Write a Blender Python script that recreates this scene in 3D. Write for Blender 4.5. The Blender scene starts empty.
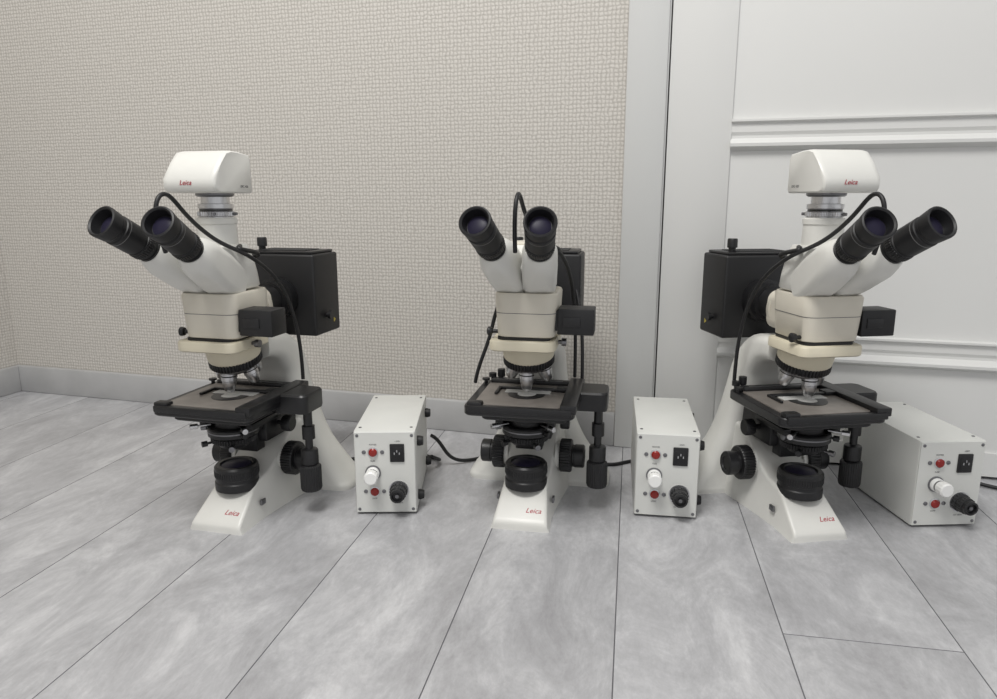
import bpy, bmesh, math, random
from mathutils import Vector, Matrix
random.seed(4)
S = bpy.context.scene
COL = S.collection
try:
    S.view_settings.view_transform = 'Standard'
    S.view_settings.look = 'None'
except Exception: pass

# ------------------------------------------------------------------ materials
def mat(name, col, rough=0.5, metal=0.0, bump=0.0, bscale=400, vary=0.0, vscale=20, coat=0.0):
    m = bpy.data.materials.new(name); m.use_nodes = True
    nt = m.node_tree; b = nt.nodes['Principled BSDF']
    b.inputs['Base Color'].default_value = (*col, 1)
    b.inputs['Roughness'].default_value = rough
    b.inputs['Metallic'].default_value = metal
    b.inputs['Coat Weight'].default_value = coat
    tc = nt.nodes.new('ShaderNodeTexCoord')
    if vary > 0:
        n = nt.nodes.new('ShaderNodeTexNoise'); n.inputs['Scale'].default_value = vscale
        n.inputs['Detail'].default_value = 4
        nt.links.new(tc.outputs['Object'], n.inputs['Vector'])
        r = nt.nodes.new('ShaderNodeValToRGB')
        r.color_ramp.elements[0].position = 0.3; r.color_ramp.elements[1].position = 0.7
        r.color_ramp.elements[0].color = (*[c*(1-vary) for c in col], 1)
        r.color_ramp.elements[1].color = (*[min(1, c*(1+vary)) for c in col], 1)
        nt.links.new(n.outputs['Fac'], r.inputs['Fac'])
        nt.links.new(r.outputs['Color'], b.inputs['Base Color'])
    if bump > 0:
        n = nt.nodes.new('ShaderNodeTexNoise'); n.inputs['Scale'].default_value = bscale
        nt.links.new(tc.outputs['Object'], n.inputs['Vector'])
        bp = nt.nodes.new('ShaderNodeBump'); bp.inputs['Strength'].default_value = bump
        bp.inputs['Distance'].default_value = 0.001
        nt.links.new(n.outputs['Fac'], bp.inputs['Height'])
        nt.links.new(bp.outputs['Normal'], b.inputs['Normal'])
    return m

M_WHITE = mat('painted_white', (0.67, 0.665, 0.63), 0.36, vary=0.03, bump=0.05, bscale=900)
M_CREAM = mat('aged_cream_plastic', (0.61, 0.575, 0.495), 0.42, vary=0.04)
M_CREAM2 = mat('yellowed_cream', (0.64, 0.59, 0.46), 0.42, vary=0.04)
M_BLACK = mat('black_plastic', (0.009, 0.009, 0.010), 0.38, bump=0.1, bscale=700)
M_BLACK2 = mat('black_paint_satin', (0.008, 0.008, 0.009), 0.5, bump=0.15, bscale=900)
M_RUB = mat('black_rubber', (0.007, 0.007, 0.008), 0.5)
M_SILVER = mat('brushed_aluminium', (0.62, 0.62, 0.63), 0.28, 1.0)
M_DSIL = mat('dark_metal', (0.22, 0.22, 0.23), 0.35, 1.0)
M_STAGE = mat('stage_anodised', (0.21, 0.19, 0.172), 0.4, 0.2, vary=0.15, vscale=40)
M_GLASS = mat('coated_lens', (0.02, 0.018, 0.035), 0.35)
M_GLASS.node_tree.nodes['Principled BSDF'].inputs['Specular IOR Level'].default_value = 0.12
M_FROST = mat('frosted_glass', (0.6, 0.6, 0.58), 0.35)
M_RED = mat('red_lens', (0.26, 0.015, 0.012), 0.25)
M_REDP = mat('red_print', (0.40, 0.03, 0.05), 0.5)
M_GREYP = mat('grey_print', (0.15, 0.15, 0.15), 0.5)
M_YEL = mat('yellow_label', (0.4, 0.32, 0.05), 0.5)
M_BOX = mat('power_box_paint', (0.66, 0.665, 0.635), 0.42, bump=0.1, bscale=600, vary=0.02)
M_PW = mat('white_knob_plastic', (0.85, 0.85, 0.83), 0.3)
M_CASE = mat('door_casing_paint', (0.585, 0.59, 0.58), 0.4, vary=0.015, vscale=3)
M_DOOR = mat('door_paint', (0.675, 0.675, 0.66), 0.42, vary=0.015, vscale=3)
M_DARK = mat('dark_gap', (0.06, 0.06, 0.06), 0.8)
M_BASE = mat('baseboard_grey', (0.43, 0.43, 0.43), 0.5, vary=0.06, vscale=14)

def wallpaper():
    m = bpy.data.materials.new('woven_wallpaper'); m.use_nodes = True
    nt = m.node_tree; L = nt.links; N = nt.nodes
    b = N['Principled BSDF']; b.inputs['Roughness'].default_value = 0.8
    tc = N.new('ShaderNodeTexCoord')
    nz = N.new('ShaderNodeTexNoise'); nz.inputs['Scale'].default_value = 75; nz.inputs['Detail'].default_value = 3
    L.new(tc.outputs['Object'], nz.inputs['Vector'])
    sub = N.new('ShaderNodeVectorMath'); sub.operation = 'SUBTRACT'; sub.inputs[1].default_value = (.5, .5, .5)
    L.new(nz.outputs['Color'], sub.inputs[0])
    sc = N.new('ShaderNodeVectorMath'); sc.operation = 'SCALE'; sc.inputs['Scale'].default_value = 0.007
    L.new(sub.outputs[0], sc.inputs[0])
    ad = N.new('ShaderNodeVectorMath'); ad.operation = 'ADD'
    L.new(tc.outputs['Object'], ad.inputs[0]); L.new(sc.outputs[0], ad.inputs[1])
    sp = N.new('ShaderNodeSeparateXYZ'); L.new(ad.outputs[0], sp.inputs[0])
    hx = N.new('ShaderNodeMath'); hx.operation = 'ADD'
    L.new(sp.outputs['X'], hx.inputs[0]); L.new(sp.outputs['Y'], hx.inputs[1])
    def f(op, a, bb=None):
        n = N.new('ShaderNodeMath'); n.operation = op
        for i, v in enumerate((a, bb)):
            if v is None: continue
            if isinstance(v, (int, float)): n.inputs[i].default_value = v
            else: L.new(v, n.inputs[i])
        return n.outputs[0]
    P = math.pi/0.0078
    # plain weave: warp and weft threads crossing in an orthogonal grid
    tx = f('ABSOLUTE', f('SINE', f('MULTIPLY', hx.outputs[0], P)))
    tz = f('ABSOLUTE', f('SINE', f('MULTIPLY', sp.outputs['Z'], P)))
    w = f('ADD', f('MULTIPLY', f('MULTIPLY', tx, tz), 0.8), f('MULTIPLY', f('ADD', tx, tz), 0.12))
    n2 = N.new('ShaderNodeTexNoise'); n2.inputs['Scale'].default_value = 220; n2.inputs['Detail'].default_value = 3
    L.new(tc.outputs['Object'], n2.inputs['Vector'])
    h = f('ADD', f('MULTIPLY', w, 0.65), f('MULTIPLY', n2.outputs['Fac'], 0.75))
    r = N.new('ShaderNodeValToRGB')
    r.color_ramp.elements[0].position = 0.3; r.color_ramp.elements[1].position = 0.95
    r.color_ramp.elements[0].color = (0.385, 0.362, 0.33, 1)
    r.color_ramp.elements[1].color = (0.60, 0.575, 0.535, 1)
    L.new(h, r.inputs['Fac'])
    L.new(r.outputs[0], b.inputs['Base Color'])
    bp = N.new('ShaderNodeBump'); bp.inputs['Strength'].default_value = 0.5; bp.inputs['Distance'].default_value = 0.0012
    L.new(h, bp.inputs['Height']); L.new(bp.outputs['Normal'], b.inputs['Normal'])
    return m
M_WALL = wallpaper()

def floormat():
    m = bpy.data.materials.new('grey_laminate'); m.use_nodes = True
    nt = m.node_tree; L = nt.links; N = nt.nodes
    b = N['Principled BSDF']; b.inputs['Roughness'].default_value = 0.33
    uv = N.new('ShaderNodeUVMap'); uv.uv_map = 'UVMap'
    at = N.new('ShaderNodeAttribute'); at.attribute_name = 'tone'
    def noise(scale, det, vec, rough=.55, dist=0):
        n = N.new('ShaderNodeTexNoise'); n.inputs['Scale'].default_value = scale
        n.inputs['Detail'].default_value = det; n.inputs['Roughness'].default_value = rough
        n.inputs['Distortion'].default_value = dist
        L.new(vec, n.inputs['Vector']); return n.outputs['Fac']
    mp = N.new('ShaderNodeMapping'); mp.inputs['Scale'].default_value = (2.2, 1, 1)
    L.new(uv.outputs[0], mp.inputs[0])
    a = noise(5.0, 11, mp.outputs[0], .74, .6)
    mp2 = N.new('ShaderNodeMapping'); mp2.inputs['Scale'].default_value = (2.4, 1.0, 1)
    L.new(uv.outputs[0], mp2.inputs[0])
    c = noise(45, 9, mp2.outputs[0], .78)
    r = N.new('ShaderNodeValToRGB')
    r.color_ramp.elements[0].position = 0.36; r.color_ramp.elements[1].position = 0.64
    r.color_ramp.elements[0].color = (0.330, 0.328, 0.338, 1)
    r.color_ramp.elements[1].color = (0.53, 0.53, 0.54, 1)
    e = r.color_ramp.elements.new(0.5); e.color = (0.41, 0.41, 0.422, 1)
    L.new(a, r.inputs[0])
    r2 = N.new('ShaderNodeValToRGB')
    r2.color_ramp.elements[0].position = 0.3; r2.color_ramp.elements[1].position = 0.7
    r2.color_ramp.elements[0].color = (0.86, 0.86, 0.86, 1); r2.color_ramp.elements[1].color = (1.10, 1.10, 1.10, 1)
    L.new(c, r2.inputs[0])
    mx = N.new('ShaderNodeMixRGB'); mx.blend_type = 'MULTIPLY'; mx.inputs[0].default_value = 1
    L.new(r.outputs[0], mx.inputs[1]); L.new(r2.outputs[0], mx.inputs[2])
    mx2 = N.new('ShaderNodeMixRGB'); mx2.blend_type = 'MULTIPLY'; mx2.inputs[0].default_value = 1
    L.new(mx.outputs[0], mx2.inputs[1]); L.new(at.outputs['Color'], mx2.inputs[2])
    L.new(mx2.outputs[0], b.inputs['Base Color'])
    bp = N.new('ShaderNodeBump'); bp.inputs['Strength'].default_value = 0.10; bp.inputs['Distance'].default_value = 0.001
    L.new(c, bp.inputs['Height']); L.new(bp.outputs['Normal'], b.inputs['Normal'])
    return m
M_FLOOR = floormat()
M_GROOVE = mat('plank_groove', (0.17, 0.17, 0.18), 0.7)

# ------------------------------------------------------------------ mesh helpers
def finish(bm, name, m, parent=None, bevel=0, segs=2, bang=30, sharp=32):
    bmesh.ops.remove_doubles(bm, verts=bm.verts, dist=1e-6)
    bmesh.ops.recalc_face_normals(bm, faces=bm.faces)
    if bevel > 0:
        es = [e for e in bm.edges if len(e.link_faces) == 2 and e.calc_face_angle(0) > math.radians(bang)]
        bmesh.ops.bevel(bm, geom=es, offset=bevel, segments=segs, profile=0.5, affect='EDGES', clamp_overlap=True)
    for f in bm.faces: f.smooth = True
    for e in bm.edges:
        if len(e.link_faces) == 2 and e.calc_face_angle(0) > math.radians(sharp): e.smooth = False
    me = bpy.data.meshes.new(name); bm.to_mesh(me); bm.free()
    me.materials.append(m)
    o = bpy.data.objects.new(name, me); COL.objects.link(o)
    if parent: o.parent = parent
    return o

def box(name, lo, hi, m, parent=None, bevel=0.0, segs=2, taper=None, rot=None):
    bm = bmesh.new()
    x0, y0, z0 = lo; x1, y1, z1 = hi
    vs = [bm.verts.new(p) for p in ((x0,y0,z0),(x1,y0,z0),(x1,y1,z0),(x0,y1,z0),(x0,y0,z1),(x1,y0,z1),(x1,y1,z1),(x0,y1,z1))]
    if taper:
        cx, cy = (x0+x1)/2, (y0+y1)/2
        for v in vs[4:]:
            v.co.x = cx+(v.co.x-cx)*taper[0]; v.co.y = cy+(v.co.y-cy)*taper[1]
    for f in ((0,3,2,1),(4,5,6,7),(0,1,5,4),(1,2,6,5),(2,3,7,6),(3,0,4,7)):
        bm.faces.new([vs[i] for i in f])
    if rot:
        c = Vector(((x0+x1)/2, (y0+y1)/2, (z0+z1)/2))
        bmesh.ops.rotate(bm, verts=bm.verts, cent=c, matrix=rot)
    return finish(bm, name, m, parent, bevel, segs)

def basis(d):
    d = Vector(d).normalized()
    return d.to_track_quat('Z', 'Y').to_matrix()

def lathe(name, prof, origin, axis, m, parent=None, n=40, flute=0, fr=(0,0), sharp=32):
    """prof: list of (radius, height along axis)"""
    bm = bmesh.new(); R = basis(axis); O = Vector(origin)
    rings = []
    if flute: n = flute*4
    for k, (r, h) in enumerate(prof):
        if r < 1e-6:
            rings.append([bm.verts.new(O+R@Vector((0,0,h)))])
        else:
            ring = []
            for i in range(n):
                a = 2*math.pi*i/n
                rr = r
                if flute and fr[0] <= k <= fr[1]:
                    rr = r*(1.0 if i % 4 in (0, 1) else 0.95)
                ring.append(bm.verts.new(O+R@Vector((rr*math.cos(a), rr*math.sin(a), h))))
            rings.append(ring)
    for a, b in zip(rings, rings[1:]):
        if len(a) == 1 and len(b) == 1: continue
        for i in range(n):
            j = (i+1) % n
            if len(a) == 1: bm.faces.new((a[0], b[i], b[j]))
            elif len(b) == 1: bm.faces.new((a[i], b[0], a[j]))
            else: bm.faces.new((a[i], b[i], b[j], a[j]))
    if len(rings[0]) > 1: bm.faces.new(rings[0])
    if len(rings[-1]) > 1: bm.faces.new(rings[-1])
    return finish(bm, name, m, parent, sharp=sharp)

def loft(name, rings, m, parent=None, bevel=0, sharp=32, bang=30):
    bm = bmesh.new()
    R = [[bm.verts.new(p) for p in r] for r in rings]
    n = len(R[0])
    for a, b in zip(R, R[1:]):
        for i in range(n):
            j = (i+1) % n
            bm.faces.new((a[i], b[i], b[j], a[j]))
    bm.faces.new(R[0]); bm.faces.new(R[-1])
    return finish(bm, name, m, parent, bevel, sharp=sharp, bang=bang)

def rr2(hx, hy, r, k=5):
    r = min(r, hx*0.98, hy*0.98); pts = []
    for cx, cy, a0 in ((hx-r, hy-r, 0), (-hx+r, hy-r, 90), (-hx+r, -hy+r, 180), (hx-r, -hy+r, 270)):
        for i in range(k+1):
            a = math.radians(a0+90*i/k); pts.append((cx+r*math.cos(a), cy+r*math.sin(a)))
    return pts
def hring(cx, cy, hx, hy, r, z): return [Vector((cx+x, cy+y, z)) for x, y in rr2(hx, hy, r)]
def catmull(pts, n=6):
    out = []
    P = [pts[0]]+list(pts)+[pts[-1]]
    for i in range(1, len(P)-2):
        p0, p1, p2, p3 = P[i-1:i+3]
        for s in range(n):
            t = s/n
            out.append([0.5*(2*b+(c-a)*t+(2*a-5*b+4*c-d)*t*t+(3*b-a-3*c+d)*t**3) for a, b, c, d in zip(p0, p1, p2, p3)])
    out.append(list(pts[-1])); return out

def cable(name, pts, r, m, parent=None):
    c = bpy.data.curves.new(name, 'CURVE'); c.dimensions = '3D'; c.bevel_depth = r; c.bevel_resolution = 3
    c.use_fill_caps = True
    sp = c.splines.new('NURBS'); sp.points.add(len(pts)-1)
    for i, p in enumerate(pts): sp.points[i].co = (*p, 1)
    sp.use_endpoint_u = True; sp.order_u = 4; sp.resolution_u = 8
    c.materials.append(m)
    o = bpy.data.objects.new(name, c); COL.objects.link(o)
    if parent: o.parent = parent
    return o

def label(name, txt, size, loc, R, m, parent, shear=0.3):
    c = bpy.data.curves.new(name, 'FONT'); c.body = txt; c.size = size; c.shear = shear
    c.extrude = 0.0001; c.align_x = 'CENTER'; c.align_y = 'CENTER'
    c.materials.append(m)
    o = bpy.data.objects.new(name, c); COL.objects.link(o); o.parent = parent
    o.matrix_local = Matrix.Translation(Vector(loc)) @ R.to_4x4()
    return o

def empty(name, loc, th):
    e = bpy.data.objects.new(name, None); COL.objects.link(e); e.empty_display_size = 0.05
    e.location = (loc[0], loc[1], 0); e.rotation_euler = (0, 0, -math.radians(th))
    return e

# ------------------------------------------------------------------ room
WB = Vector((0.263, 1.409)); WTH = 16.0
wt = Vector((math.cos(math.radians(WTH)), -math.sin(math.radians(WTH))))
wn = Vector((wt.y, -wt.x))   # towards camera
def inwall(o):
    o.location = (WB.x, WB.y, 0); o.rotation_euler = (0, 0, -math.radians(WTH)); return o
SC = -1.602; ZT = 2.6
inwall(box('wall_back', (SC-0.1, 0, -0.01), (-0.012, 0.12, ZT), M_WALL))
inwall(box('wall_back_right', (0.945, 0, -0.01), (2.3, 0.12, ZT), M_WALL))
inwall(box('wall_above_door', (-0.012, 0, 2.06), (0.945, 0.12, ZT), M_WALL))
inwall(box('wall_left', (SC-0.1, -3.6, -0.01), (SC, 0.0, ZT), M_WALL))
inwall(box('baseboard_back', (SC, -0.014, 0), (-0.022, 0.0, 0.070), M_BASE, bevel=0.003))
inwall(box('baseboard_left', (SC, -3.6, 0), (SC+0.014, -0.014, 0.070), M_BASE, bevel=0.003))
casing = bpy.data.objects.new('door_frame', None); COL.objects.link(casing); inwall(casing)
box('casing_left', (-0.022, -0.016, 0), (0.052, 0.0, 2.12), M_CASE, casing, 0.003)
box('casing_left_inner', (0.044, -0.010, 0), (0.0542, 0.10, 2.06), M_CASE, casing, 0.001)
box('casing_right', (0.864, -0.016, 0), (0.945, 0.0, 2.12), M_CASE, casing, 0.003)
box('jamb_right', (0.8635, -0.010, 0), (0.875, 0.10, 2.06), M_CASE, casing, 0.001)
box('casing_top', (-0.022, -0.017, 2.05), (0.945, 0.0, 2.125), M_CASE, casing, 0.003)
box('rebate_shadow', (0.0525, 0.03, 0), (0.865, 0.06, 2.05), M_DARK, casing)
door = bpy.data.objects.new('door_1', None); COL.objects.link(door); inwall(door)
D0, D1, YF = 0.0565, 0.861, -0.007
PX0, PX1 = 0.171, 0.755
box('stile_left', (D0, YF, 0.006), (PX0, 0.03, 2.045), M_DOOR, door, 0.0012)
box('stile_right', (PX1, YF, 0.006), (D1, 0.03, 2.045), M_DOOR, door, 0.0012)
box('rail_top', (PX0, YF, 1.93), (PX1, 0.03, 2.045), M_DOOR, door)
box('rail_bottom', (PX0, YF, 0.006), (PX1, 0.03, 0.05), M_DOOR, door)
box('panel_field', (PX0-0.002, YF+0.005, 0.05), (PX1+0.002, 0.028, 1.93), M_DOOR, door)
def rail(name, z0, z1):
    h = z1-z0
    prof = [(0.005, 0), (-0.001, 0.003), (-0.008, 0.006), (-0.016, 0.011), (-0.0165, h*0.27), (-0.010, h*0.34), (-0.003, h*0.42), (-0.003, h*0.50),
            (-0.006, h*0.60), (-0.006, h*0.86), (-0.012, h*0.9), (-0.012, h*0.96), (0.005, h)]
    r0 = [Vector((PX0-0.001, y, z0+z)) for y, z in prof]; r1 = [Vector((PX1, y, z0+z)) for y, z in prof]
    loft(name, [r0, r1], M_DOOR, door, sharp=25)
rail('moulding_1', 0.194, 0.254); rail('moulding_2', 0.583, 0.644); rail('moulding_3', 1.40, 1.455)

# floor planks (one mesh, real grooves)
TH = math.radians(10.5); ux = Vector((math.cos(TH), -math.sin(TH))); uy = Vector((math.sin(TH), math.cos(TH)))
PW, PL, G = 0.1943, 1.29, 0.0008
bm = bmesh.new(); uvl = bm.loops.layers.uv.new('UVMap'); tl = bm.loops.layers.float_color.new('tone')
offs = {1: 0.80, 0: 1.62, -1: 1.42, -2: 1.75, 2: 0.15, -3: 1.55, -4: 0.25, -5: 0.20, -6: 0.5, 3: 0.3}
def W(x, y, z): return (ux.x*x+uy.x*y, ux.y*x+uy.y*y, z)
for k in range(-22, 18):
    x0 = -0.0024+PW*k; x1 = x0+PW
    off = offs.get(k, random.uniform(0, PL))
    for j in range(-4, 4):
        y0 = off+PL*j; y1 = y0+PL
        ou, ov = random.uniform(0, 50), random.uniform(0, 50); t = random.uniform(0.96, 1.03)
        o_ = [(x0, y0), (x1, y0), (x1, y1), (x0, y1)]
        i_ = [(x0+G, y0+G), (x1-G, y0+G), (x1-G, y1-G), (x0+G, y1-G)]
        ov_ = [bm.verts.new(W(*p, -0.0010)) for p in o_]; iv_ = [bm.verts.new(W(*p, 0)) for p in i_]
        f = bm.faces.new(iv_)
        for l, p in zip(f.loops, i_): l[uvl].uv = (p[0]+ou, p[1]+ov); l[tl] = (t, t, t, 1)
        for a in range(4):
            b = (a+1) % 4
            g = bm.faces.new((ov_[a], ov_[b], iv_[b], iv_[a])); g.material_index = 1
def clip(co, no):
    geom = bm.verts[:]+bm.edges[:]+bm.faces[:]
    bmesh.ops.bisect_plane(bm, geom=geom, plane_co=co, plane_no=no, clear_outer=True)
p = WB - wn*0.05
clip((p.x, p.y, 0), (-wn.x, -wn.y, 0))
p = WB + wt*(SC-0.02)
clip((p.x, p.y, 0), (-wt.x, -wt.y, 0))
me = bpy.data.meshes.new('floor'); bm.to_mesh(me); bm.free()
me.materials.append(M_FLOOR); me.materials.append(M_GROOVE)
COL.objects.link(bpy.data.objects.new('floor', me))

# ------------------------------------------------------------------ microscope
def microscope(idx, toe, th, cam, cside):
    E = empty('microscope' if idx == 0 else 'microscope.%03d' % idx, toe, th)
    def tring(y, h, wb, w, r=0.006):
        pts = [Vector((-wb, y, 0)), Vector((wb, y, 0))]
        r = min(r, h*0.6)
        for i in range(5):
            a = math.radians(90*i/4); pts.append(Vector((w-r+r*math.cos(a), y, h-r+r*math.sin(a))))
        for i in range(5):
            a = math.radians(90+90*i/4); pts.append(Vector((-w+r+r*math.cos(a), y, h-r+r*math.sin(a))))
        return pts
    sec = [(-.005, .009, .043, .041), (-.003, .013, .046, .043), (.002, .0175, .0462, .0425), (.05, .053, .044, .036), (.062, .060, .045, .036), (.09, .066, .047, .038),
           (.12, .085, .050, .041), (.16, .12, .055, .044), (.20, .135, .060, .048), (.235, .135, .060, .048)]
    loft('foot', [tring(*s) for s in sec], M_WHITE, E, sharp=45)
    ctl = [(.115, .268, .038, .018), (.140, .267, .041, .021), (.170, .256, .044, .026), (.196, .225, .047, .029), (.208, .18, .051, .030),
           (.216, .13, .060, .031), (.220, .08, .079, .033), (.225, .035, .106, .038), (.227, .010, .126, .041), (.227, 0, .128, .041)]
    pts = catmull(ctl, 5); rings = []
    for i, (y, z, hw, ht) in enumerate(pts):
        a = pts[max(0, i-1)]; b = pts[min(len(pts)-1, i+1)]
        t = Vector((0, b[0]-a[0], b[1]-a[1])).normalized()
        if i >= len(pts)-6: t = Vector((0, 0, -1))
        if i == 0: t = Vector((0, 1, 0))
        n = Vector((0, -t.z, t.y))
        rings.append([Vector((px, y, z))+n*py for px, py in rr2(hw, ht, min(ht*.7, .022))])
    loft('arm', rings, M_WHITE, E, sharp=50)
    # --- vertical illuminator module
    mx = .003
    loft('illuminator_housing', [hring(mx, .062, .039, .042, .014, .297), hring(mx, .062, .043, .047, .016, .300), hring(mx, .062, .0455, .051, .018, .34),
                           hring(mx, .062, .0465, .052, .018, .362), hring(mx, .062, .045, .050, .018, .3655)], M_CREAM, E, sharp=50)
    loft('housing_seam', [hring(mx, .062, .0457, .0505, .018, .3350), hring(mx, .062, .0458, .0508, .018, .3360)], M_GREYP, E)
    loft('joint_plate', [hring(-.001, .056, .047, .049, .012, .2785), hring(-.001, .056, .0495, .0515, .014, .2805), hring(-.001, .056, .0495, .0515, .014, .2925), hring(-.001, .056, .048, .050, .013, .2945)], M_CREAM2, E, sharp=50)
    loft('joint_gap', [hring(0, .060, .040, .045, .012, .2935), hring(0, .060, .040, .045, .012, .2985)], M_BLACK, E)
    loft('rear_neck', [[Vector((x, y, .330+z)) for x, z in rr2(.034, .030, .016)] for y in (.09, .137)], M_CREAM, E)
    lathe('head_dovetail', [(.036, 0), (.036, .006)], (0, .06, .364), (0, 0, 1), M_BLACK, E)
    # --- nosepiece
    a = Vector((0, .259, -.966)); e1 = Vector((1, 0, 0)); e2 = Vector((0, .966, .259)); C = Vector((0, .080, .252))
    lathe('nosepiece_cone', [(.038, -.036), (.041, -.02), (.040, -.010), (.036, -.005)], C, a, M_CREAM2, E)
    lathe('nosepiece_ring', [(.034, -.009), (.0395, -.009), (.0405, -.007), (.0405, .001), (.039, .003), (.036, .003)], C, a, M_BLACK, E, flute=48, fr=(1, 4))
    lathe('nosepiece_turret', [(.036, .0), (.035, .006), (.028, .0115), (.012, .014), (0, .014)], C, a, M_DSIL, E)
    for q, (ph, ln) in enumerate(((-90, .036), (-10, .030), (45, .024), (120, .026), (190, .028))):
        out = e1*math.cos(math.radians(ph))+e2*math.sin(math.radians(ph))
        d = a*math.cos(math.radians(15))+out*math.sin(math.radians(15))
        o = C+a*.004+out*.023
        s = ln/.036
        lathe('objective_%d' % (q+1), [(.0105, 0), (.0105, .006), (.0115, .0065), (.0115, .017*s), (.0105, .018*s), (.0105, .022*s), (.009, .027*s), (.0075, .033*s), (.005, ln), (0, ln)],
              o, d, M_SILVER, E, n=28)
        lathe('objective_band_%d' % (q+1), [(.0117, .009*s), (.0117, .011*s)], o, d, M_BLACK, E, n=28)
    # --- lamp housing at the rear
    lathe('lamp_tube', [(.030, 0), (.030, .012), (.026, .013), (.026, .045), (.031, .046), (.031, .061), (.036, .062), (.036, .080), (.030, .090)], (0, .135, .333), (0, 1, 0), M_BLACK, E)
    lathe('lamp_tube_flange', [(.036, 0), (.037, .003), (.034, .014)], (0, .126, .330), (0, 1, 0), M_CREAM, E)
    LY = .216
    box('lamp_house', (-.068, LY, .268), (.068, LY+.088, .408), M_BLACK2, E, .004, 3)
    box('lamp_house_lid', (-.062, LY+.005, .408), (.062, LY+.083, .413), M_BLACK, E, .002)
    for i in range(7):
        box('vent_%d' % (i+1), (-.045, LY+.015+i*.008, .4125), (.045, LY+.0185+i*.008, .4145), M_BLACK2, E, .0005, 1)
    lathe('lamp_knob', [(.006, 0), (.006, .008), (.0085, .009), (.0085, .022), (.0075, .024), (0, .024)], (-.045, LY+.028, .411), (0, 0, 1), M_BLACK, E, n=24)
    for sx in (-1, 1):
        lathe('lamp_adjuster_%d' % (1 if sx < 0 else 2), [(.004, 0), (.004, .004), (.007, .005), (.007, .010), (0, .010)], (sx*.068, LY+.038, .30), (sx, 0, 0), M_BLACK, E, n=20)
        lathe('warning_label_%d' % (1 if sx < 0 else 2), [(.005, 0), (.005, .0006)], (sx*.0678, LY+.066, .288), (sx, 0, 0), M_YEL, E, n=3)
    box('filter_magazine', (.050, .022, .304), (.104, .062, .343), M_BLACK2, E, .002)
    box('filter_slot', (.040, .026, .309), (.052, .058, .339), M_BLACK, E, .001)
    box('filter_slider', (.058, .0205, .3165), (.084, .023, .3305), M_BLACK, E, .0008)
    lathe('lock_screw', [(.003, 0), (.003, .008), (.006, .009), (.007, .012), (.007, .015), (.004, .017), (0, .017)], (-.040, .030, .305), (-1, -.1, 0), M_BLACK, E, n=24)
    lathe('lock_screw_right', [(.003, 0), (.003, .006), (.006, .007), (.006, .014), (0, .014)], (.047, .055, .287), (1, 0, 0), M_DSIL, E, n=24)
    # --- binocular head
    loft('head_prism_body', [hring(0, .064, .039, .042, .016, .368), hring(0, .064, .041, .044, .016, .371), hring(0, .060, .0415, .043, .016, .390), hring(0, .062, .038, .039, .016, .410),
                        hring(0, .062, .034, .034, .014, .428), hring(0, .062, .031, .031, .012, .434)], M_WHITE, E, sharp=50)
    for sx, nm in ((-1, 'left'), (1, 'right')):
        p0 = Vector((sx*.018, .058, .374)); p1 = Vector((sx*.0420, -.116, .473))
        d = (p1-p0).normalized(); Lh = (p1-p0).length
        R = basis(d)
        rings = []
        for t, hx, hy, r in ((.00, .024, .026, .012), (.25, .0250, .0275, .013), (.46, .0250, .0270, .017), (.53, .0240, .0250, .021), (.585, .0215, .0215, .0215), (.60, .0195, .0195, .0195)):
            rings.append([p0+d*(Lh*t)+R@Vector((x, y, 0)) for x, y in rr2(hx, hy, r, 7)])
        loft('tube_'+nm, rings, M_WHITE, E, sharp=50)
        q = p0+d*(Lh*.595)
        H = Lh*.405
        lathe('eyepiece_'+nm, [(.0185, 0), (.0185, .004), (.0172, .0045), (.0172, .008), (.0192, .0085), (.0195, .022), (.0180, .023), (.0180, .026), (.0200, .0265), (.0205, H-.024), (.0190, H-.023), (.0190, H-.019), (.0205, H-.017),
                               (.0218, H-.003), (.0215, H), (.0195, H+.0008), (.0175, H-.001), (.0155, H-.013), (.0150, H-.014), (0, H-.014)], q, d, M_RUB, E, n=48, sharp=28)
        lathe('eyepiece_knurl_'+nm, [(.0200, .0105), (.0206, .011), (.0206, .0195), (.0200, .020)], q, d, M_BLACK, E, flute=36, fr=(0, 3))
        lathe('eye_lens_'+nm, [(.0142, H-.0142), (.0141, H-.0134), (.011, H-.0122), (.006, H-.0114), (0, H-.0111)], q, d, M_GLASS, E, n=36)
        lathe('eyepiece_scale_'+nm, [(.0203, H-.030), (.0205, H-.0295), (.0205, H-.0285)], q, d, M_GREYP, E, n=36)
    lathe('interpupillary_pivot', [(.014, 0), (.014, .050), (.011, .054), (0, .054)], (0, .050, .385), (0, -.86, .5), M_WHITE, E)
    # --- phototube
    if cam:
        lathe('photo_tube', [(.030, 0), (.030, .004), (.0285, .006), (.0275, .036), (.029, .037), (.029, .044), (.027, .046)], (0, .060, .428), (0, 0, 1), M_WHITE, E)
        lathe('c_mount', [(.024, 0), (.024, .002), (.0265, .003), (.0265, .009), (.023, .010), (.023, .013), (.0250, .014), (.0250, .020), (.020, .021), (.020, .034)], (0, .060, .473), (0, 0, 1), M_SILVER, E, flute=40, fr=(2, 3))
        lathe('c_mount_band', [(.0233, .0102), (.0233, .0128)], (0, .060, .473), (0, 0, 1), M_BLACK, E)
        for i, aa in enumerate((-60, 10, 130)):
            dx, dy = math.cos(math.radians(aa)), math.sin(math.radians(aa))
            lathe('mount_screw_%d' % (i+1), [(.0022, 0), (.0022, .008), (0, .008)], (dx*.024, .060+dy*.024, .479), (dx, dy, 0), M_DSIL, E, n=14)
        prof = [(.002, .528), (.002, .516), (.005, .5105), (.014, .5085), (.092, .5085), (.0945, .511), (.0945, .558), (.091, .564), (.062, .5675), (.046, .568), (.034, .565), (.020, .551)]
        rg = []
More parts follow.
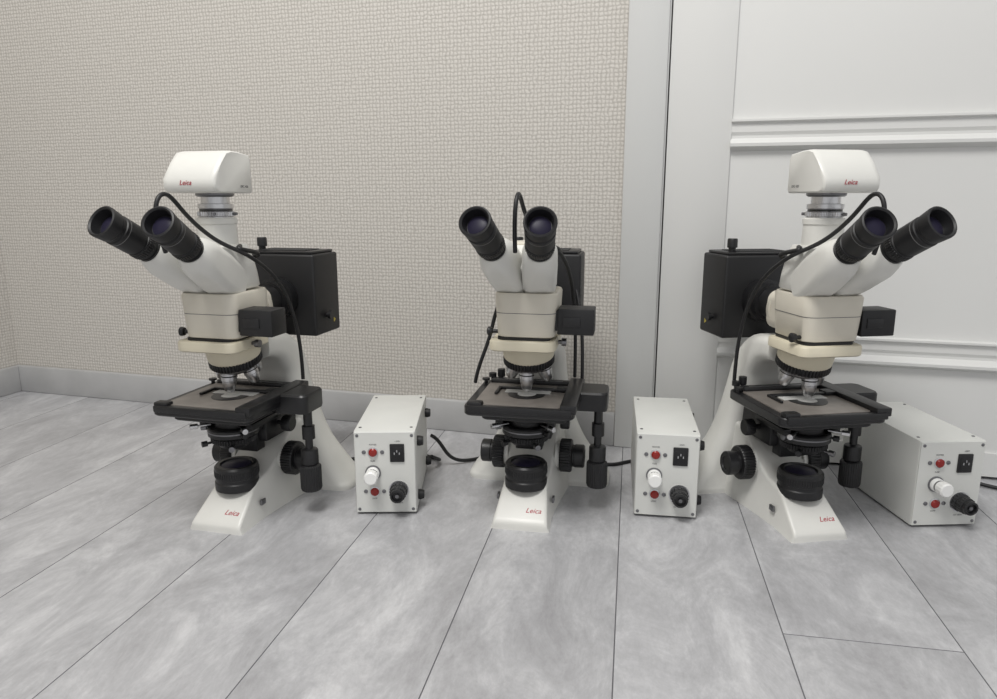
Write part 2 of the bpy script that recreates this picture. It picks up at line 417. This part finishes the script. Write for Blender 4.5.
        for x, s in ((-.042, .93), (-.040, .985), (-.034, 1), (.034, 1), (.040, .985), (.042, .93)):
            rg.append([Vector((x, .05+(y-.05)*s, .538+(z-.538)*s)) for y, z in prof])
        loft('digital_camera', rg, M_WHITE, E, sharp=38)
        lathe('camera_collar', [(.024, 0), (.027, .002), (.027, .005)], (0, .060, .5035), (0, 0, 1), M_DSIL, E)
        label('logo_mark_camera', 'Leica', .0095, (-.004, .0014, .5225), Matrix.Rotation(math.radians(90), 3, 'X'), M_REDP, E)
        label('camera_print', 'DFC 420', .0050, (.0424, .072, .518), Matrix.Rotation(math.radians(90), 3, 'Z') @ Matrix.Rotation(math.radians(90), 3, 'X'), M_GREYP, E, 0)
        label('camera_print_l', 'DFC 420', .0050, (-.0424, .072, .518), Matrix.Rotation(math.radians(-90), 3, 'Z') @ Matrix.Rotation(math.radians(90), 3, 'X'), M_GREYP, E, 0)
    else:
        lathe('phototube_cap', [(.029, 0), (.029, .006), (.027, .008), (.012, .009), (0, .009)], (0, .064, .430), (0, 0, 1), M_CREAM, E)
    s = cside
    cable('signal_cable', [(0, -.055, .43), (s*.001, -.070, .465), (s*.003, -.072, .503), (s*.004, -.045, .512), (s*.006, -.020, .480), (s*.022, .022, .440),
                      (s*.050, .045, .425), (s*.056, .08, .405), (s*.062, .12, .375), (s*.066, .155, .31), (s*.066, .165, .25), (s*.066, .165, .205)], .0030, M_RUB, E)
    cable('head_cable', [(s*.036, .06, .432), (s*.047, .03, .430), (s*.048, .07, .425), (s*.046, .10, .418), (s*.030, .10, .412)], .0035, M_RUB, E)
    if not cam:
        cable('signal_cable_side', [(-.042, .08, .35), (-.058, .10, .33), (-.064, .10, .28), (-.085, .09, .235), (-.092, .10, .205)], .0030, M_RUB, E)
        cable('lamp_cable', [(.06, .22, .35), (.075, .20, .30), (.078, .185, .24), (.077, .18, .16)], .0030, M_RUB, E)
    # --- stage
    loft('stage_plate', [hring(-.002, .066, .081, .082, .012, .184), hring(-.002, .066, .083, .084, .014, .186), hring(-.002, .066, .083, .084, .014, .1965), hring(-.002, .066, .082, .083, .013, .198)], M_BLACK, E)
    loft('stage_lower_plate', [hring(.004, .070, .062, .070, .008, .174), hring(.004, .070, .064, .072, .008, .176), hring(.004, .070, .064, .072, .008, .1845)], M_BLACK2, E)
    loft('stage_top', [hring(-.006, .060, .066, .068, .006, .1975), hring(-.006, .060, .0655, .0675, .006, .2000)], M_STAGE, E)
    lathe('stage_insert', [(.029, 0), (.029, .0010), (.026, .0014), (.015, .0014), (.0148, .0004), (0, .0004)], (0, .060, .1995), (0, 0, 1), M_BLACK, E)
    lathe('specimen_glass', [(.0145, 0), (.0145, .0008), (0, .0008)], (0, .060, .1998), (0, 0, 1), M_FROST, E)
    box('specimen_slide', (-.036, .064, .2003), (.036, .082, .2013), M_FROST, E)
    box('slide_rail_side', (.060, -.018, .194), (.084, .152, .207), M_BLACK, E, .002)
    box('slide_rail_back', (-.070, .122, .198), (.075, .140, .206), M_BLACK, E, .002)
    box('slide_rail_front', (-.078, -.020, .190), (.078, -.010, .2005), M_BLACK, E, .002)
    box('slide_scale', (-.060, .1255, .2058), (.050, .1285, .2064), M_DSIL, E)
    box('slide_arm', (-.046, .082, .2000), (.050, .090, .2045), M_BLACK, E, .001)
    box('slide_clip', (-.050, .050, .2000), (-.045, .090, .2040), M_BLACK, E, .001)
    box('slide_arm_link', (.044, .080, .2000), (.066, .100, .2060), M_BLACK, E, .001)
    loft('stage_drive_arm', [hring(.095, .095, .030, .030, .010, .176), hring(.095, .095, .031, .031, .011, .180), hring(.095, .095, .031, .031, .011, .203), hring(.095, .095, .029, .029, .010, .206)], M_BLACK, E)
    lathe('stage_drive_shaft', [(.007, 0), (.007, -.030), (.010, -.031), (.010, -.052), (.006, -.053), (.006, -.068), (.0125, -.070), (.0135, -.072), (.0135, -.093), (.012, -.095), (.016, -.097), (.0170, -.099), (.0170, -.134), (.0155, -.138), (0, -.138)],
          (.111, .095, .180), (0, 0, 1), M_BLACK, E, flute=30, fr=(8, 12))
    for i, (x, y, h) in enumerate(((-.072, .147, .014), (-.058, .152, .020), (-.079, .125, .010))):
        lathe('stage_screw_%d' % (i+1), [(.003, 0), (.003, .006), (.0065, .007), (.0065, h), (0, h+.001)], (x, y, .197), (0, 0, 1), M_BLACK, E, n=20)
    box('slide_holder_knob', (-.080, -.016, .196), (-.056, .000, .205), M_BLACK, E, .003)
    box('stage_bracket', (-.036, .095, .115), (.036, .195, .186), M_BLACK, E, .004)
    box('stage_rack', (-.022, .085, .100), (.022, .110, .184), M_BLACK2, E, .002)
    # --- condenser
    lathe('condenser', [(.020, 0), (.020, -.006), (.030, -.008), (.031, -.018), (.027, -.020), (.027, -.026), (.037, -.027), (.0385, -.029), (.0385, -.040), (.036, -.042), (.028, -.044), (.028, -.052), (.022, -.060), (0, -.060)],
          (0, .060, .180), (0, 0, 1), M_BLACK, E, n=56)
    lathe('condenser_ring', [(.0335, 0), (.0350, -.001), (.0350, -.008), (.0335, -.009)], (0, .060, .137), (0, 0, 1), M_BLACK2, E, flute=50, fr=(0, 3))
    lathe('condenser_scale_ring', [(.0387, -.0005), (.0388, -.0010), (.0388, -.0022), (.0387, -.0025)], (0, .060, .148), (0, 0, 1), M_DSIL, E, n=56)
    box('condenser_holder', (-.030, .075, .136), (.030, .115, .150), M_BLACK, E, .002)
    box('condenser_fork_left', (-.047, .040, .152), (-.034, .125, .162), M_BLACK, E, .002)
    box('condenser_fork_right', (.034, .040, .152), (.047, .125, .162), M_BLACK, E, .002)
    for sx in (-1, 1):
        lathe('condenser_focus_knob_%d' % (1 if sx < 0 else 2), [(.004, 0), (.004, .012), (.0125, .013), (.0135, .015), (.0135, .026), (.012, .028), (0, .028)], (sx*.034, .130, .138), (sx, 0, 0), M_BLACK, E, flute=24, fr=(3, 4))
        lathe('centring_screw_%d' % (1 if sx < 0 else 2), [(.0018, 0), (.0018, .018), (.0042, .019), (.0042, .030), (0, .031)], (sx*.026, .040, .157), (sx*.75, -.66, 0), M_SILVER, E, n=18)
    for i, (aa, z) in enumerate(((200, .150), (-35, .146), (-60, .128), (230, .130))):
        dx, dy = math.cos(math.radians(aa)), math.sin(math.radians(aa))
        lathe('condenser_lever_%d' % (i+1), [(.002, 0), (.002, .006), (.0045, .007), (.0045, .015), (0, .016)], (dx*.034, .060+dy*.034, z), (dx, dy, -.05), M_BLACK if i % 2 else M_DSIL, E, n=20)
    # --- field diaphragm on the foot
    lathe('field_lens_mount', [(.034, -.010), (.034, .002), (.0325, .004), (.0325, .009), (.0335, .0095), (.0335, .026), (.031, .029), (.025, .029), (.0235, .0265), (.012, .0275), (0, .0275)], (0, .060, .060), (0, 0, 1), M_BLACK, E, n=56)
    lathe('field_lens_knurl', [(.0334, .0115), (.0342, .012), (.0342, .021), (.0334, .0215)], (0, .060, .060), (0, 0, 1), M_BLACK2, E, flute=56, fr=(0, 3))
    lathe('field_lens', [(.0232, .0268), (.016, .0288), (0, .0298)], (0, .060, .060), (0, 0, 1), M_GLASS, E)
    # --- focus knobs
    for sx, nm in ((-1, 'left'), (1, 'right')):
        lathe('focus_knob_'+nm, [(.013, 0), (.013, .006), (.0265, .007), (.0280, .009), (.0280, .025), (.026, .027), (.0185, .028), (.0185, .031), (.0195, .032), (.0195, .046), (.0175, .048), (.012, .048), (.011, .0465), (0, .0465)],
              (sx*.040, .135, .076), (sx, 0, 0), M_BLACK, E, flute=36, fr=(2, 4))
        lathe('focus_collar_'+nm, [(.022, 0), (.022, .008)], (sx*.040, .135, .076), (sx, 0, 0), M_WHITE, E)
    for sx in (-1, 1):
        box('power_switch_%d' % (1 if sx < 0 else 2), (min(sx*.0425, sx*.0465), .052, .024), (max(sx*.0425, sx*.0465), .064, .033), M_DSIL, E, .001)
    sl = math.atan2(.0355, .048)
    label('logo_mark_foot', 'Leica', .0120, (.019, .0130, .0260), Matrix.Rotation(sl, 3, 'X'), M_REDP, E)
    return E

microscope(0, (-.433, 1.017), 14.5, True, 1)
microscope(1, (.033, 1.023), 11, False, 1)
microscope(2, (.4800, .988), -9, True, -1)

# ------------------------------------------------------------------ lamp power supplies
def psu(idx, loc, th, w=.098, d=.215, h=.141):
    E = empty('lamp_power_supply' if idx == 0 else 'lamp_power_supply.%03d' % idx, loc, th)
    hw = w/2; z0 = .003
    box('housing', (-hw, .002, z0), (hw, d, h), M_BOX, E, .0022, 2)
    box('front_panel', (-hw+.0012, 0, z0+.0012), (hw-.0012, .003, h-.0012), M_BOX, E, .0006, 1)
    def P(fx, fz): return (-hw+w*fx, 0, z0+(h-z0)*fz)
    for k, (fx, fz) in enumerate(((.31, .75), (.32, .27))):
        lathe('indicator_ring_%d' % (k+1), [(.0085, -.001), (.0085, .0012), (.007, .002), (.0065, .002)], P(fx, fz), (0, -1, 0), M_SILVER, E, n=28)
        lathe('indicator_red_%d' % (k+1), [(.0070, 0), (.0068, .0035), (.005, .0055), (0, .0062)], P(fx, fz), (0, -1, 0), M_RED, E, n=28)
        for q, dx in enumerate((-.0145, .0145)):
            x, y, z = P(fx, fz)
            lathe('terminal_screw_%d' % (k*2+q+1), [(.0032, -.001), (.0032, .001), (.0016, .0018), (0, .0018)], (x+dx, y, z), (0, -1, 0), M_DSIL, E, n=16)
    x, y, z = P(.70, .74)
    box('inlet_bezel', (x-.0115, -.0025, z-.015), (x+.0115, .001, z+.015), M_BLACK, E, .0012)
    box('inlet_recess', (x-.0085, -.0034, z-.0095), (x+.0085, -.002, z+.0095), M_BLACK2, E, .001)
    for i, (dx, dz) in enumerate(((-.004, 0), (.004, 0), (0, .004))):
        box('inlet_pin_%d' % (i+1), (x+dx-.0007, -.0042, z+dz-.0018), (x+dx+.0007, -.003, z+dz+.0018), M_SILVER, E)
    lathe('fuse_collar', [(.0125, -.001), (.0125, .0016), (.0105, .0022)], P(.30, .50), (0, -1, 0), M_DSIL, E, n=30)
    lathe('fuse_knob', [(.0105, 0), (.0105, .006), (.0090, .007), (.0090, .014), (.0110, .015), (.0110, .026), (.009, .028), (0, .028)], P(.30, .50), (0, -1, 0), M_PW, E, flute=14, fr=(4, 5))
    lathe('fuse_knob_band', [(.0093, .009), (.0093, .0115)], P(.30, .50), (0, -1, 0), M_GREYP, E, n=28)
    x, y, z = P(.71, .28)
    lathe('dial_scale', [(.0165, -.001), (.0165, .0008), (0, .0008)], (x, y, z), (0, -1, 0), M_SILVER, E, n=36)
    lathe('output_connector', [(.0145, -.001), (.0145, .006), (.0130, .007), (.0130, .018), (.011, .019), (.011, .026), (.008, .027), (.007, .023), (0, .023)], (x, y, z), (0, -1, 0), M_BLACK, E, flute=18, fr=(0, 3))
    lathe('connector_core', [(.003, .020), (.003, .0255), (0, .0255)], (x, y, z), (0, -1, 0), M_DSIL, E, n=16)
    RX = Matrix.Rotation(math.radians(90), 3, 'X')
    for i, (t, fx, fz) in enumerate((('POWER', .31, .84), ('FUSE', .30, .64), ('LAMP', .31, .18), ('12V 100W', .70, .125), ('~230V', .71, .88))):
        xx, yy, zz = P(fx, fz)
        label('panel_text_%d' % (i+1), t, .0034, (xx, -.0002, zz), RX, M_GREYP, E, 0)
    for i, (fx, fz) in enumerate(((.06, .05), (.94, .05), (.06, .95), (.94, .95))):
        lathe('corner_screw_%d' % (i+1), [(.0025, -.001), (.0025, .0006), (.001, .0012), (0, .0012)], P(fx, fz), (0, -1, 0), M_DSIL, E, n=16)
    for i, (y, z) in enumerate(((.03, .022), (.03, .115), (d-.03, .022), (d-.03, .115))):
        lathe('side_foot_%d' % (i+1), [(.008, -.001), (.0085, .004), (.007, .0095), (0, .0095)], (hw, y, z), (1, 0, 0), M_RUB, E, n=24)
    for i, (sx, y) in enumerate(((-1, .02), (1, .02), (-1, d-.02), (1, d-.02))):
        lathe('bottom_foot_%d' % (i+1), [(.007, 0), (.0075, .0045)], (sx*(hw-.014), y, 0), (0, 0, 1), M_RUB, E, n=24)
        lathe('lid_screw_%d' % (i+1), [(.0025, -.001), (.0025, .0006), (.001, .0012), (0, .0012)], (sx*(hw-.008), y, h), (0, 0, 1), M_DSIL, E, n=16)
    return E
psu(0, (-.181, 1.076), -1.0)
psu(1, (.266, 1.062), 9)
psu(2, (.692, 1.030), -3, w=.104)

# floor cables
cable('power_cable', [(-.125, 1.265, .07), (-.112, 1.275, .060), (-.10, 1.29, .02), (-.07, 1.30, .0035), (-.02, 1.335, .0035), (.04, 1.37, .0035), (.12, 1.365, .0035)], .0034, M_RUB)
cable('power_cable.001', [(-.30, 1.31, .0035), (-.26, 1.335, .0035), (-.20, 1.35, .0035), (-.14, 1.345, .0035), (-.10, 1.30, .0035), (-.125, 1.262, .03)], .0034, M_RUB)
cable('power_cable.002', [(.16, 1.30, .0035), (.20, 1.29, .0035), (.23, 1.285, .0035), (.25, 1.31, .0035), (.34, 1.335, .0035)], .0034, M_RUB)
cable('power_cable.003', [(.70, 1.262, .03), (.78, 1.25, .02), (.84, 1.20, .0035), (.90, 1.15, .0035), (.98, 1.12, .0035)], .0034, M_RUB)

# ------------------------------------------------------------------ lights
def area(name, loc, tgt, size, power, col=(1, 1, 1)):
    l = bpy.data.lights.new(name, 'AREA'); l.size = size; l.energy = power; l.color = col; l.shape = 'DISK'
    o = bpy.data.objects.new(name, l); COL.objects.link(o); o.location = loc
    o.rotation_euler = (Vector(tgt)-Vector(loc)).to_track_quat('-Z', 'Y').to_euler()
area('ceiling_lamp', (-0.45, 0.05, 2.45), (-.2, 0.9, 0), 0.9, 48, (1, .985, .955))
w = bpy.data.worlds.new('world'); S.world = w; w.use_nodes = True
w.node_tree.nodes['Background'].inputs[0].default_value = (.98, .985, 1, 1)
w.node_tree.nodes['Background'].inputs[1].default_value = 0.66

# ------------------------------------------------------------------ camera
c = bpy.data.cameras.new('camera'); c.sensor_width = 36; c.lens = 713/997*36; c.clip_start = 0.02
co = bpy.data.objects.new('camera', c); COL.objects.link(co)
co.location = (0, 0, 0.5)
co.rotation_euler = (math.radians(90-11.9), 0, 0)
S.camera = co
